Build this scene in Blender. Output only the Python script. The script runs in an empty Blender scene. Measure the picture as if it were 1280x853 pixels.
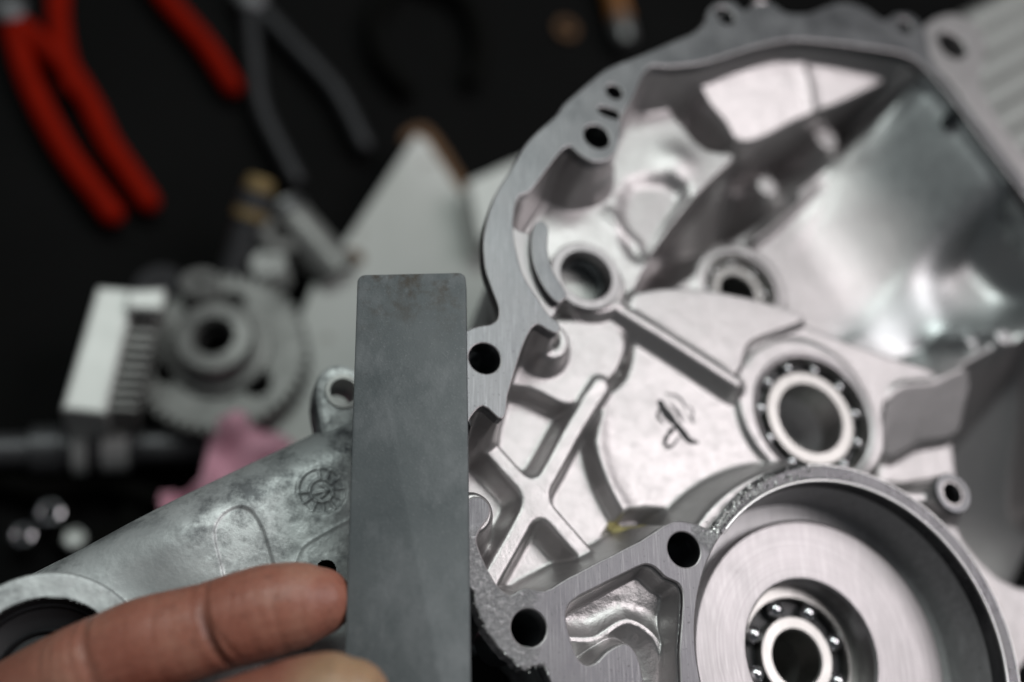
import bpy, bmesh, math, random
import numpy as np
from mathutils import Vector, Matrix

random.seed(4); rng = np.random.default_rng(4)
D = bpy.data; scene = bpy.context.scene; C = scene.collection
MM = 0.001

# ------------------------------------------------------------------ camera
F = 1244.0                      # focal length in photo pixels (35 mm on 36 mm)
n = np.array([0.30, 0.40, 0.866]); n /= np.linalg.norm(n)      # world up (normal of the mating face) in camera axes
xw = np.array([1.0, 0, 0]) - n * n[0]; xw /= np.linalg.norm(xw)
yw = np.cross(n, xw)
R = np.array([xw, yw, n])
def ray(px, py): return np.array([(px - 640) / F, (426.5 - py) / F, -1.0])
CAM = -R @ (ray(606, 448) * 0.215)
def P(px, py, z=0.0):
    "point where the sight line through a photo pixel meets the level z (metres)"
    r = R @ ray(px, py); return CAM + r * ((z - CAM[2]) / r[2])
def PD(px, py, d): return CAM + R @ (ray(px, py) * d)
def dirw(v): return Vector(R @ np.array(v, float))

cd = D.cameras.new('camera'); cam = D.objects.new('camera', cd); C.objects.link(cam)
cd.sensor_width = 36; cd.lens = 35; cd.clip_start = 0.01; cd.clip_end = 50
cam.matrix_world = Matrix([[*R[0], CAM[0]], [*R[1], CAM[1]], [*R[2], CAM[2]], [0, 0, 0, 1]])
cd.dof.use_dof = True; cd.dof.focus_distance = 0.2055; cd.dof.aperture_fstop = 3.9; cd.dof.aperture_blades = 0
scene.camera = cam

# ------------------------------------------------------------------ world, lamps, exposure
w = D.worlds.new('World'); scene.world = w; w.use_nodes = True
w.node_tree.nodes['Background'].inputs[0].default_value = (0.75, 0.8, 0.85, 1)
w.node_tree.nodes['Background'].inputs[1].default_value = 0.085
def area(name, pos, target, sx, sy, power, col):
    l = D.lights.new(name, 'AREA'); l.shape = 'RECTANGLE'; l.size = sx; l.size_y = sy; l.energy = power; l.color = col
    o = D.objects.new(name, l); C.objects.link(o)
    p = CAM + R @ np.array(pos, float); o.location = p
    d = Vector(np.array(target) - p); o.rotation_euler = d.to_track_quat('-Z', 'Y').to_euler()
    return o
TGT = P(850, 480, -0.01)
area('ceiling_lamp', (0.30, 1.15, 0.62), TGT, 0.9, 0.2, 8, (0.92, 1.0, 0.96))
area('side_lamp', (0.95, 0.50, 0.42), TGT, 0.6, 0.55, 6.0, (1.0, 0.94, 0.955))
scene.view_settings.view_transform = 'Standard'; scene.view_settings.look = 'None'
scene.view_settings.exposure = 0; scene.view_settings.gamma = 1
scene.render.engine = 'CYCLES'
scene.cycles.use_denoising = True
scene.cycles.max_bounces = 8

# ------------------------------------------------------------------ materials
class NT:
    def __init__(s, name):
        s.m = D.materials.new(name); s.m.use_nodes = True; s.t = s.m.node_tree
        s.b = s.t.nodes['Principled BSDF']
        s.co = s.t.nodes.new('ShaderNodeTexCoord').outputs['Object']
        s.wpos = s.t.nodes.new('ShaderNodeNewGeometry').outputs['Position']
    def link(s, a, b): s.t.links.new(a, b)
    def mapping(s, scale=(1, 1, 1), rot=(0, 0, 0)):
        n_ = s.t.nodes.new('ShaderNodeMapping'); n_.inputs['Scale'].default_value = scale; n_.inputs['Rotation'].default_value = rot
        s.link(s.co, n_.inputs['Vector']); return n_.outputs[0]
    def noise(s, scale, detail=4, rough=.55, vec=None):
        n_ = s.t.nodes.new('ShaderNodeTexNoise'); n_.inputs['Scale'].default_value = scale
        n_.inputs['Detail'].default_value = detail; n_.inputs['Roughness'].default_value = rough
        s.link(vec if vec is not None else s.co, n_.inputs['Vector']); return n_.outputs[0]
    def ramp(s, fac, stops):
        n_ = s.t.nodes.new('ShaderNodeValToRGB'); e = n_.color_ramp.elements
        while len(e) < len(stops): e.new(.5)
        for k, (p, c) in enumerate(stops):
            e[k].position = p; e[k].color = (*c, 1) if len(c) == 3 else c
        s.link(fac, n_.inputs[0]); return n_.outputs[0]
    def gray(s, fac, a, b, lo=.3, hi=.7):
        n_ = s.t.nodes.new('ShaderNodeMapRange'); n_.inputs[1].default_value = lo; n_.inputs[2].default_value = hi
        n_.inputs[3].default_value = a; n_.inputs[4].default_value = b; s.link(fac, n_.inputs[0]); return n_.outputs[0]
    def mix(s, fac, a, b, mode='MIX'):
        n_ = s.t.nodes.new('ShaderNodeMix'); n_.data_type = 'RGBA'; n_.blend_type = mode
        if isinstance(fac, (int, float)): n_.inputs[0].default_value = fac
        else: s.link(fac, n_.inputs[0])
        for k, v in ((6, a), (7, b)):
            if isinstance(v, tuple): n_.inputs[k].default_value = (*v, 1)
            else: s.link(v, n_.inputs[k])
        return n_.outputs[2]
    def math(s, op, a, b):
        n_ = s.t.nodes.new('ShaderNodeMath'); n_.operation = op
        for k, v in ((0, a), (1, b)):
            if isinstance(v, (int, float)): n_.inputs[k].default_value = v
            else: s.link(v, n_.inputs[k])
        return n_.outputs[0]
    def bump(s, h, strength, dist):
        n_ = s.t.nodes.new('ShaderNodeBump'); n_.inputs['Strength'].default_value = strength; n_.inputs['Distance'].default_value = dist
        s.link(h, n_.inputs['Height']); s.link(n_.outputs[0], s.b.inputs['Normal'])
    def set(s, **k):
        for a, v in k.items():
            i = s.b.inputs[a.replace('_', ' ')]
            if hasattr(v, 'links') or hasattr(v, 'is_linked'): s.link(v, i)
            else: i.default_value = (*v, 1) if a == 'Base_Color' else v
        return s.m

def m_plain(name, col, rough=.5, metal=0., var=.15, scale=120):
    t = NT(name); f = t.noise(scale, 5)
    c = t.ramp(f, [(.25, tuple(x * (1 - var) for x in col)), (.75, tuple(min(1, x * (1 + var)) for x in col))])
    return t.set(Base_Color=c, Roughness=rough, Metallic=metal)

def m_cast(name, lo, hi, metal, r0, r1, bs=.25, blotch=None, shade_finish=None):
    t = NT(name)
    big = t.noise(55, 5, .6); fine = t.noise(1500, 3, .6); mid = t.noise(380, 4, .6)
    c = t.ramp(big, [(.3, lo), (.7, hi)])
    c = t.mix(t.gray(mid, 0, .3, .5, .75), c, tuple(x * .8 for x in lo))
    if blotch:
        b = t.noise(95, 9, .72); g = t.noise(26, 3, .5)
        b2 = t.noise(420, 5, .7); f = t.math('MULTIPLY', t.gray(b, 0, 1, .45, .62), t.gray(g, .25, 1, .36, .56)); f = t.math('MAXIMUM', f, t.math('MULTIPLY', t.gray(b2, 0, .75, .56, .7), t.gray(g, .1, 1, .4, .6)))
        c = t.mix(f, c, blotch)
    rgh = t.gray(mid, r0, r1); hgt = t.math('ADD', fine, t.math('MULTIPLY', mid, 1.2))
    if shade_finish:
        a_ = t.t.nodes.new('ShaderNodeAttribute'); a_.attribute_name = 'bowl_shade_finish'; f_ = a_.outputs['Fac']
        c = t.mix(f_, c, shade_finish); inv = t.math('SUBTRACT', 1.0, f_)  # mixes in the darker colour that paints shade on the bowl wall
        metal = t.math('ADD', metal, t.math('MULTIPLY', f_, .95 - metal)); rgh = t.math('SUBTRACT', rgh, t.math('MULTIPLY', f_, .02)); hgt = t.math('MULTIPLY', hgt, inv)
    t.bump(hgt, bs, .0004)
    return t.set(Base_Color=c, Roughness=rgh, Metallic=metal)

def m_machined(name, lo, hi, r0, r1, ang=.5, bs=.12, metal=1.0, pits=True, rings=None):
    t = NT(name)
    sc = t.noise(1.0, 5, .65, t.mapping((2600, 90, 400), (0, 0, ang)))
    sc2 = t.noise(1.0, 4, .6, t.mapping((1500, 120, 400), (0, 0, ang + .55)))
    big = t.noise(70, 4, .6); pit = t.noise(1300, 2, .5)
    s_ = t.math('ADD', t.math('MULTIPLY', sc, .6), t.math('MULTIPLY', sc2, .4))
    c = t.ramp(big, [(.3, lo), (.7, hi)])
    c = t.mix(t.gray(s_, 0, .7, .48, .66), c, tuple(min(1, x * 1.35) for x in hi))
    if pits: c = t.mix(t.gray(pit, 0, .55, .64, .74), c, tuple(x * .3 for x in lo))
    if rings is not None:
        d = t.t.nodes.new('ShaderNodeVectorMath'); d.operation = 'DISTANCE'; t.link(t.wpos, d.inputs[0]); d.inputs[1].default_value = rings
        n1 = t.t.nodes.new('ShaderNodeTexNoise'); n1.noise_dimensions = '1D'; n1.inputs['Scale'].default_value = 2200; n1.inputs['Detail'].default_value = 4; t.link(d.outputs['Value'], n1.inputs['W'])
        c = t.mix(t.gray(n1.outputs[0], 0, .45, .4, .65), c, tuple(x * .72 for x in lo)); st = t.noise(160, 6, .75)
        c = t.mix(t.gray(st, 0, .5, .62, .72), c, (.16, .15, .15))
        s_ = n1.outputs[0]
    t.bump(t.math('ADD', s_, t.math('MULTIPLY', pit, .5)), bs, .0003)
    return t.set(Base_Color=c, Roughness=t.gray(big, r0, r1), Metallic=metal)

M = {}
M['cast'] = m_cast('cast_aluminium', (.475, .458, .458), (.505, .488, .488), .86, .37, .45, .2, shade_finish=(.40, .42, .425))
M['smooth'] = m_cast('smooth_cast_aluminium', (.42, .44, .445), (.45, .47, .475), .95, .36, .40, .01)
M['skin_cast'] = m_cast('grimy_cast_aluminium', (.47, .50, .50), (.64, .67, .665), .45, .42, .6, .14, blotch=(.075, .082, .09))
M['face'] = m_machined('machined_face', (.15, .153, .161), (.23, .233, .24), .36, .48)
def m_lowface():
    t = NT('machined_lower_face')
    sc = t.noise(1.0, 5, .65, t.mapping((2600, 90, 400), (0, 0, .5))); big = t.noise(70, 4, .6); pit = t.noise(1300, 2, .5); cr_ = t.noise(900, 6, .75)
    c = t.ramp(big, [(.3, (.10, .10, .108)), (.7, (.19, .19, .198))])
    c = t.mix(t.gray(sc, 0, .5, .5, .68), c, (.28, .28, .285))
    m = None
    for (x, y, r) in ((612, 725, .0115), (628, 800, .0085), (893, 662, .0058)):
        p = P(x, y, 0); d = t.t.nodes.new('ShaderNodeVectorMath'); d.operation = 'DISTANCE'; t.link(t.wpos, d.inputs[0]); d.inputs[1].default_value = p
        k = t.gray(d.outputs['Value'], 1, 0, r * .55, r)
        m = k if m is None else t.math('MAXIMUM', m, k)
    m = t.math('MULTIPLY', m, t.gray(cr_, .15, 1, .4, .6))
    c = t.mix(m, c, (.62, .60, .615))
    c = t.mix(t.gray(pit, 0, .55, .64, .74), c, (.04, .04, .04))
    t.bump(t.math('ADD', t.math('MULTIPLY', sc, .3), t.math('MULTIPLY', t.math('MULTIPLY', cr_, m), 3.5)), .35, .0004)
    return t.set(Base_Color=c, Roughness=t.gray(big, .38, .5), Metallic=1.)
M['wetface'] = m_machined('rough_wet_face', (.075, .075, .08), (.16, .16, .165), .16, .42, bs=.7)
M['bright'] = m_machined('turned_aluminium', (.33, .315, .32), (.40, .385, .39), .42, .5, bs=.05, pits=False)
M['lowface'] = m_lowface()
M['torn'] = m_plain('torn_bright_metal', (.80, .80, .79), .36, 1., .05)
M['bore'] = m_machined('bored_wall', (.50, .495, .50), (.58, .575, .58), .4, .55, bs=.1, metal=.5)
M['steel'] = m_machined('bearing_steel', (.37, .365, .35), (.45, .44, .425), .36, .46, bs=.03, pits=False)
M['ball'] = m_plain('polished_steel', (.68, .68, .70), .13, 1., .03)
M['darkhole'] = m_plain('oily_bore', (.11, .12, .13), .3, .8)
M['black'] = m_plain('black_rubber', (.012, .013, .015), .45, 0, .3)
M['red'] = m_plain('red_rubber', (.21, .006, .0006), .6, 0, .15); M['red'].node_tree.nodes['Principled BSDF'].inputs['Specular IOR Level'].default_value = .06
M['bench'] = m_plain('black_bench', (.002, .002, .002), .8, 0, .6, 14); M['bench'].node_tree.nodes['Principled BSDF'].inputs['Specular IOR Level'].default_value = .12
M['greysteel'] = m_plain('grey_steel', (.10, .10, .105), .45, .7)
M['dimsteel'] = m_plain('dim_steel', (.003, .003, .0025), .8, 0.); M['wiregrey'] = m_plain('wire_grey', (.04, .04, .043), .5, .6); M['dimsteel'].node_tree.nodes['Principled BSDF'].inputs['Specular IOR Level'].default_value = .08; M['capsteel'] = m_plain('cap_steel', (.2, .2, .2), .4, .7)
M['gearsteel'] = m_plain('gear_steel', (.24, .24, .232), .45, .45, .4, 160)
M['palemetal'] = m_plain('pale_metal', (.62, .63, .61), .45, .3, .08)
M['brass'] = m_plain('brass', (.42, .30, .14), .4, .6)
M['orange'] = m_plain('orange_handle', (.22, .085, .018), .45, 0)
M['pink'] = m_plain('pink_cloth', (.85, .42, .53), .9, 0, .25, 60)
M['rust'] = m_plain('rust', (.12, .06, .025), .8, 0, .5)

# pale plate with rust stains
t = NT('stained_plate'); big = t.noise(18, 4); st = t.noise(34, 5, .6)
c = t.ramp(big, [(.3, (.50, .515, .49)), (.7, (.64, .645, .63))])
c = t.mix(t.gray(st, 0, .9, .63, .72), c, (.10, .06, .025))
M['plate'] = t.set(Base_Color=c, Roughness=.6, Metallic=.1)

# grey oilstone
t = NT('grey_oilstone'); big = t.noise(38, 5, .65); sp = t.noise(2300, 2, .5); sp2 = t.noise(650, 3, .6); sm_ = t.noise(75, 6, .7, t.mapping((1, .6, 1), (0, 0, .7)))
c = t.ramp(big, [(.3, (.095, .112, .118)), (.72, (.175, .193, .198))])
c = t.mix(t.gray(sm_, 0, .7, .5, .7), c, (.25, .265, .275))
c = t.mix(t.gray(sp, 0, .3, .6, .75), c, (.32, .33, .34))
c = t.mix(t.gray(sp2, 0, .4, .66, .76), c, (.07, .072, .075))
sx = t.t.nodes.new('ShaderNodeSeparateXYZ'); t.link(t.co, sx.inputs[0])
top = t.gray(sx.outputs[1], 0, 1, .036, .051); gn = t.noise(230, 6, .7)
c = t.mix(t.math('MULTIPLY', top, t.gray(gn, 0, .9, .48, .66)), c, (.075, .06, .045))
t.bump(t.math('ADD', sp, sp2), .18, .0003)
M['stone'] = t.set(Base_Color=c, Roughness=.62, Metallic=0.)
t = NT('brown_grime'); g_ = t.noise(700, 5, .6)
# skin
t = NT('skin'); big = t.noise(70, 4, .6); fine = t.noise(900, 4, .6); vo = t.noise(1.0, 3, .6, t.mapping((1900, 500, 1900), (0, 0, .5))); pore = t.noise(2400, 2, .5); grime = t.noise(260, 6, .72)
c = t.ramp(big, [(.3, (.31, .105, .07)), (.5, (.40, .165, .115)), (.75, (.47, .25, .18))])
p_ = PD(440, 850, .165); d_ = t.t.nodes.new('ShaderNodeVectorMath'); d_.operation = 'DISTANCE'; t.link(t.wpos, d_.inputs[0]); d_.inputs[1].default_value = p_
c = t.mix(t.gray(d_.outputs['Value'], .8, 0, .006, .013), c, (.46, .31, .18))
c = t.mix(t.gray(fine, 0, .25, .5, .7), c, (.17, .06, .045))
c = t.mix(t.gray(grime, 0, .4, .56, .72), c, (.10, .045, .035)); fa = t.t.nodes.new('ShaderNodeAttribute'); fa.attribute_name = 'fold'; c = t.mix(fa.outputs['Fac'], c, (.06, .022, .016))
t.bump(t.math('ADD', t.math('ADD', fine, t.math('MULTIPLY', pore, .6)), t.math('MULTIPLY', vo, .35)), .28, .0004)
M['skin'] = t.set(Base_Color=c, Roughness=.42, Subsurface_Weight=.10, Subsurface_Radius=(.004, .0015, .0008), Subsurface_Scale=.5)
M['nail'] = m_plain('nail', (.52, .36, .22), .35, 0, .1)

# ------------------------------------------------------------------ mesh helpers
def finish(me, mat, angle=35):
    me.materials.append(mat)
    me.polygons.foreach_set('use_smooth', [True] * len(me.polygons))
    if angle: me.set_sharp_from_angle(angle=math.radians(angle))
    me.update(); return me
def link(name, me, parent=None, label=None):
    o = D.objects.new(name, me); C.objects.link(o)
    if parent is not None:
        o.parent = parent; o.matrix_parent_inverse = parent.matrix_world.inverted() if False else Matrix.Translation(-Vector(parent.location))
    if label: o['label'] = label
    return o
def thing(name, label, cat, loc=(0, 0, 0), group=None):
    o = D.objects.new(name, None); C.objects.link(o); o.location = Vector(loc); o.empty_display_size = .01
    o['label'] = label; o['category'] = cat
    if group: o['group'] = group
    return o
def tag(o, label, cat, group=None):
    o['label'] = label; o['category'] = cat
    if group: o['group'] = group
    return o
def mesh_from(verts, faces, mat, angle=35):
    me = D.meshes.new('m'); me.from_pydata([tuple(v) for v in verts], [], faces); me.update()
    bm = bmesh.new(); bm.from_mesh(me); bmesh.ops.recalc_face_normals(bm, faces=bm.faces); bm.to_mesh(me); bm.free()
    return finish(me, mat, angle)
def cr(pts, k=5, closed=True):
    "centripetal-ish smooth curve through points"
    p = np.array(pts, float); N = len(p); out = []
    for i in range(N if closed else N - 1):
        g = (lambda j: p[j % N]) if closed else (lambda j: p[min(max(j, 0), N - 1)])
        a, b, c_, d = g(i - 1), g(i), g(i + 1), g(i + 2)
        L = np.linalg.norm(c_ - b)
        m1 = (c_ - a); m2 = (d - b)
        m1 = m1 / (np.linalg.norm(m1) + 1e-12) * L; m2 = m2 / (np.linalg.norm(m2) + 1e-12) * L
        for s in np.arange(k) / k:
            h1 = 2 * s**3 - 3 * s**2 + 1; h2 = s**3 - 2 * s**2 + s; h3 = -2 * s**3 + 3 * s**2; h4 = s**3 - s**2
            out.append(h1 * b + h2 * m1 * .85 + h3 * c_ + h4 * m2 * .85)
    if not closed: out.append(p[-1])
    return np.array(out)
def px2w(pts, z=0.0): return np.array([P(x, y, z)[:2] for x, y in pts])
def outline(pts, z=0.0, k=5, jag=0.0):
    q = cr(px2w(pts, z), k)
    if jag: q = q + rng.normal(0, jag, q.shape)
    return q
def circ(c, r, N=40): 
    a = np.linspace(0, 2 * math.pi, N, endpoint=False); return np.c_[c[0] + r * np.cos(a), c[1] + r * np.sin(a)]
def scale_at(px, py, z=0.0):
    return np.dot(R.T @ (P(px, py, z) - CAM), (0, 0, -1)) / F
def pcirc(px, py, r, z=0.0, N=40): return circ(P(px, py, z), r * scale_at(px, py, z), N)
def flat(name, polys, ztop, thick, mat, parent=None, bevel=.0003, label=None, angle=30, edge=None):
    "a plate of the given outlines (outer first, then holes), top at ztop"
    cu = D.curves.new('c', 'CURVE'); cu.dimensions = '2D'; cu.fill_mode = 'BOTH'
    cu.extrude = thick / 2 - bevel; cu.bevel_depth = bevel; cu.bevel_resolution = 1; cu.offset = -bevel
    for q in polys:
        s = cu.splines.new('POLY'); s.points.add(len(q) - 1)
        for i, v in enumerate(q): s.points[i].co = (v[0], v[1], 0, 1)
        s.use_cyclic_u = True
    tmp = D.objects.new('tmp', cu); C.objects.link(tmp)
    me = D.meshes.new_from_object(tmp.evaluated_get(bpy.context.evaluated_depsgraph_get()))
    D.objects.remove(tmp); D.curves.remove(cu)
    me.materials.clear()
    me.transform(Matrix.Translation((0, 0, ztop - thick / 2)))
    finish(me, mat, angle)
    if edge is not None:        # edges rubbed bright
        me.materials.append(edge); nz = np.zeros(len(me.polygons) * 3); me.polygons.foreach_get('normal', nz); nz = nz.reshape(-1, 3)[:, 2]
        me.polygons.foreach_set('material_index', ((nz > .15) & (nz < .97)).astype(np.int32))
    return link(name, me, parent, label)
def lathe(name, prof, mat, loc, parent=None, seg=72, span=None, mats=None, axis=None, label=None, angle=35, closed=False):
    "prof: (r, z) pairs in metres; turned about an axis"
    V, Fc = [], []; N = len(prof)
    for i in range(seg):
        a = 2 * math.pi * i / seg if span is None else span[0] + (span[1] - span[0]) * i / (seg - 1)
        for r, z in prof: V.append((r * math.cos(a), r * math.sin(a), z))
    for i in range(seg if span is None else seg - 1):
        for j in range(N if closed else N - 1):
            j2 = (j + 1) % N
            Fc.append((i * N + j, ((i + 1) % seg) * N + j, ((i + 1) % seg) * N + j2, i * N + j2))
    me = D.meshes.new('m'); me.from_pydata(V, [], Fc); me.update()
    bm = bmesh.new(); bm.from_mesh(me); bmesh.ops.remove_doubles(bm, verts=bm.verts, dist=1e-7); bmesh.ops.recalc_face_normals(bm, faces=bm.faces); bm.to_mesh(me); bm.free()
    finish(me, mat, angle)
    X = Matrix.Translation(Vector(loc))
    if axis is not None: X = X @ Vector(axis).to_track_quat('Z', 'Y').to_matrix().to_4x4()
    me.transform(X)
    return link(name, me, parent, label)
def tube(name, pts, radii, mat, parent=None, seg=16, flat_=1.0, label=None, closed_ends=True):
    pts = [Vector(p) for p in pts]; V, Fc = [], []; up = Vector((0, 0, 1))
    rings = []
    P_, R_ = list(pts), list(radii)
    if closed_ends:   # rounded ends
        t0 = (pts[0] - pts[1]).normalized(); t1 = (pts[-1] - pts[-2]).normalized()
        P_ = [pts[0] + t0 * radii[0] * s for s in (.95, .75, .4)] + pts + [pts[-1] + t1 * radii[-1] * s for s in (.4, .75, .95)]
        R_ = [radii[0] * s for s in (.25, .65, .92)] + list(radii) + [radii[-1] * s for s in (.92, .65, .25)]
    for i, p in enumerate(P_):
        t_ = (P_[min(i + 1, len(P_) - 1)] - P_[max(i - 1, 0)]).normalized()
        a = t_.cross(up)
        if a.length < 1e-3: a = t_.cross(Vector((1, 0, 0)))
        a.normalize(); b = a.cross(t_)
        for k in range(seg):
            th = 2 * math.pi * k / seg
            V.append(p + a * (math.cos(th) * R_[i]) + b * (math.sin(th) * R_[i] * flat_))
    for i in range(len(P_) - 1):
        for k in range(seg):
            k2 = (k + 1) % seg; Fc.append((i * seg + k, i * seg + k2, (i + 1) * seg + k2, (i + 1) * seg + k))
    Fc.append(tuple(range(seg))[::-1]); Fc.append(tuple((len(P_) - 1) * seg + k for k in range(seg)))
    return link(name, mesh_from(V, Fc, mat, 50), parent, label)
def fitcircle(pts, z):
    A = px2w(pts, z); s = np.linalg.lstsq(np.c_[2 * A, np.ones(len(A))], (A**2).sum(1), rcond=None)[0]
    return s[:2], math.sqrt(s[2] + s[0]**2 + s[1]**2)

# ------------------------------------------------------------------ setting: the bench
BZ = -0.185
me = mesh_from([(-1.6, -1.2, BZ), (1.8, -1.2, BZ), (1.8, 2.2, BZ), (-1.6, 2.2, BZ)], [(0, 1, 2, 3)], M['bench'])
o = link('workbench_top', me); o['kind'] = 'structure'

# ================================================================== CRANKCASE
case = thing('crankcase', 'silvery cast aluminium crankcase half, open side up, with bearings and machined rim', 'crankcase', P(800, 500, -.05))

OUT = [(572, 520), (572, 420), (585, 412), (600, 407), (613, 405), (622, 398), (623, 385), (614, 360), (606, 335), (604, 300), (609, 272), (620, 242),
       (637, 214), (660, 177), (697, 143), (704, 132), (735, 105), (760, 86), (800, 70), (840, 53), (868, 41), (881, 28), (886, 12), (898, 3), (915, 2),
       (930, 13), (945, 5), (964, 4), (982, 16), (1010, 17), (1035, 8), (1055, 3), (1080, 10), (1105, 26), (1120, 18), (1140, 20), (1157, 40),
       (1165, 75), (1190, 110), (1230, 160), (1290, 240), (1400, 400), (1470, 570)]
INN = [(1462, 570), (1392, 409), (1283, 248), (1222, 167), (1180, 111), (1140, 72), (1085, 60), (1030, 53), (985, 51), (935, 62), (880, 79), (836, 84), (815, 83),
       (803, 95), (790, 125), (777, 148), (775, 172), (770, 190), (757, 201), (740, 202), (724, 193), (712, 183), (700, 191), (683, 213), (662, 240),
       (648, 247), (642, 275), (644, 305), (655, 345), (672, 372), (685, 392), (697, 402), (701, 410), (696, 417), (685, 413), (672, 406), (664, 412),
       (655, 430), (645, 460), (635, 495), (628, 524), (604, 508), (590, 520), (572, 545)]
main_poly = outline(OUT + INN, 0, 4)
LOW = [(566, 640), (590, 621), (603, 622), (612, 632), (612, 645), (602, 660), (596, 674), (601, 692), (612, 716), (625, 735), (638, 743), (656, 735), (680, 738),
       (720, 717), (760, 696), (800, 676), (830, 657), (845, 651), (868, 654), (888, 661), (903, 657)]
CPT = [(905, 665), (885, 715), (875, 765), (872, 815), (874, 850), (945, 625), (985, 603), (1035, 597), (1100, 622), (1180, 690), (1222, 750), (1244, 790), (1262, 853)]
cc, cr0 = fitcircle(CPT, 0)
w1 = px2w([(903, 657)])[0] - cc; w2 = px2w([(890, 930)])[0] - cc
a1 = math.atan2(w1[1], w1[0]); a2 = math.atan2(w2[1], w2[0])
if a2 < a1: a2 += 2 * math.pi
arc = np.array([cc + (cr0 + .0002) * np.array((math.cos(a), math.sin(a))) for a in np.linspace(a1, a2, 30)])
LOWB = [(700, 940), (688, 853), (677, 831), (656, 838), (640, 826), (618, 805), (601, 775), (589, 737), (566, 715)]
lw = cr(px2w(LOW), 4, False); lb = cr(px2w(LOWB), 6, False)
lb = lb + rng.normal(0, .00016, lb.shape); lw[30:] += rng.normal(0, .00005, lw[30:].shape)
low_poly = np.vstack([lw, arc, lb])
POCK = [(708, 772), (711, 757), (722, 747), (745, 735), (785, 715), (806, 706), (818, 709), (832, 722), (848, 730), (853, 742), (852, 775), (849, 815), (850, 860), (840, 905),
        (812, 905), (806, 860), (798, 822), (787, 806), (776, 805), (758, 815), (745, 828), (733, 831), (722, 822), (714, 800)]
pocket = outline(POCK, 0, 4)
holes_main = [pcirc(606, 448, 20.5), pcirc(746, 171, 17.5), pcirc(768, 115, 11, N=24), pcirc(906, 20, 13.5), pcirc(965, 53, 8, N=20), pcirc(1131, 33, 11, N=24)]
slot = outline([(748, 134), (760, 135), (774, 141), (772, 149), (760, 146), (750, 141)], 0, 3)
holes_low = [pcirc(661, 785, 23), pcirc(855, 687, 22)]

flat('mating_face', [main_poly] + [h for i, h in enumerate(holes_main) if i != 4] + [slot], 0, .0035, M['face'], case, .00035, edge=M['bright'], label='flat grey machined rim with bolt holes round the top and left')
flat('mating_face', [low_poly, pocket] + holes_low, 0, .0045, M['lowface'], case, .00035, edge=M['bright'], label='scratched lower rim with rough cut edges and two bolt holes')
# liner tubes of the bolt holes
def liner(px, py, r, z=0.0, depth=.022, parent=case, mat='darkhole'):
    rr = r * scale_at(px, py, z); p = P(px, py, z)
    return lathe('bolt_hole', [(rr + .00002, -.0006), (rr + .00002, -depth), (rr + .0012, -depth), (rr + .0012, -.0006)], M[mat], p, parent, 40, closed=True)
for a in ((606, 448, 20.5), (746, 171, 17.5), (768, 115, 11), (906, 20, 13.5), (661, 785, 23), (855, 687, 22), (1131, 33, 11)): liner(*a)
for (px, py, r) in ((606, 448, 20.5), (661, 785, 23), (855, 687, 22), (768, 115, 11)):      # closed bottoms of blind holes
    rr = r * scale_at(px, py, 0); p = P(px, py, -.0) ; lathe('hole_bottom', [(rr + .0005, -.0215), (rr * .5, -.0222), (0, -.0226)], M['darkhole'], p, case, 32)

# ---------- cast interior: one relief surface over the level of the mating face
STEP = .00028
bb = px2w([(560, 700), (560, -40), (1460, -60), (1480, 640), (900, 1000), (560, 1000)], -.02)
x0, y0 = bb.min(0) - .004; x1, y1 = bb.max(0) + .002
gx = np.arange(x0, x1, STEP); gy = np.arange(y0, y1, STEP)
U, Vv = np.meshgrid(gx, gy)
def sdf(poly):
    d = np.full(U.shape, 1e9); s = np.ones(U.shape, bool)
    q = np.asarray(poly); 
    for i in range(len(q)):
        a, b = q[i], q[i - 1]; e = b - a; wx = U - a[0]; wy = Vv - a[1]
        h = np.clip((wx * e[0] + wy * e[1]) / (e @ e + 1e-18), 0, 1)
        d = np.minimum(d, (wx - e[0] * h)**2 + (wy - e[1] * h)**2)
        c1 = Vv >= a[1]; c2 = Vv < b[1]; c3 = e[0] * wy > e[1] * wx
        flip = (c1 & c2 & c3) | (~c1 & ~c2 & ~c3); s ^= flip
    return np.sqrt(d) * np.where(s, 1, -1)
def sseg(pts):
    d = np.full(U.shape, 1e9); q = np.asarray(pts)
    for i in range(len(q) - 1):
        a, b = q[i], q[i + 1]; e = b - a; wx = U - a[0]; wy = Vv - a[1]
        h = np.clip((wx * e[0] + wy * e[1]) / (e @ e + 1e-18), 0, 1)
        d = np.minimum(d, (wx - e[0] * h)**2 + (wy - e[1] * h)**2)
    return np.sqrt(d)
def sm(t): t = np.clip(t, 0, 1); return t * t * (3 - 2 * t)
def smax(a, b, k):
    h = np.clip(.5 + .5 * (a - b) / k, 0, 1); return b * (1 - h) + a * h + k * h * (1 - h)
def vnoise(cell, amp, seed):
    r_ = np.random.default_rng(seed); nx, ny = int((x1 - x0) / cell) + 3, int((y1 - y0) / cell) + 3
    g = r_.normal(0, 1, (ny, nx)); fx = (U - x0) / cell; fy = (Vv - y0) / cell
    ix = fx.astype(int); iy = fy.astype(int); tx = sm(fx - ix); ty = sm(fy - iy)
    return amp * ((g[iy, ix] * (1 - tx) + g[iy, ix + 1] * tx) * (1 - ty) + (g[iy + 1, ix] * (1 - tx) + g[iy + 1, ix + 1] * tx) * ty)
def bump(pts, r, amp, z=-15):
    global H
    q = px2w(pts, z * MM); d = sseg(q if len(q) > 1 else np.vstack([q, q + 1e-6])); H = H + amp * MM * np.exp(-(d / (r * MM))**2)
H = np.full(U.shape, -.030)
def plane_z(tr):
    "height field through three (px, py, z in mm) points"
    A = np.array([[*P(x, y, z * MM)[:2], 1] for x, y, z in tr]); b = np.array([z * MM for _, _, z in tr])
    k = np.linalg.solve(A, b); return k[0] * U + k[1] * Vv + k[2]
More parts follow.
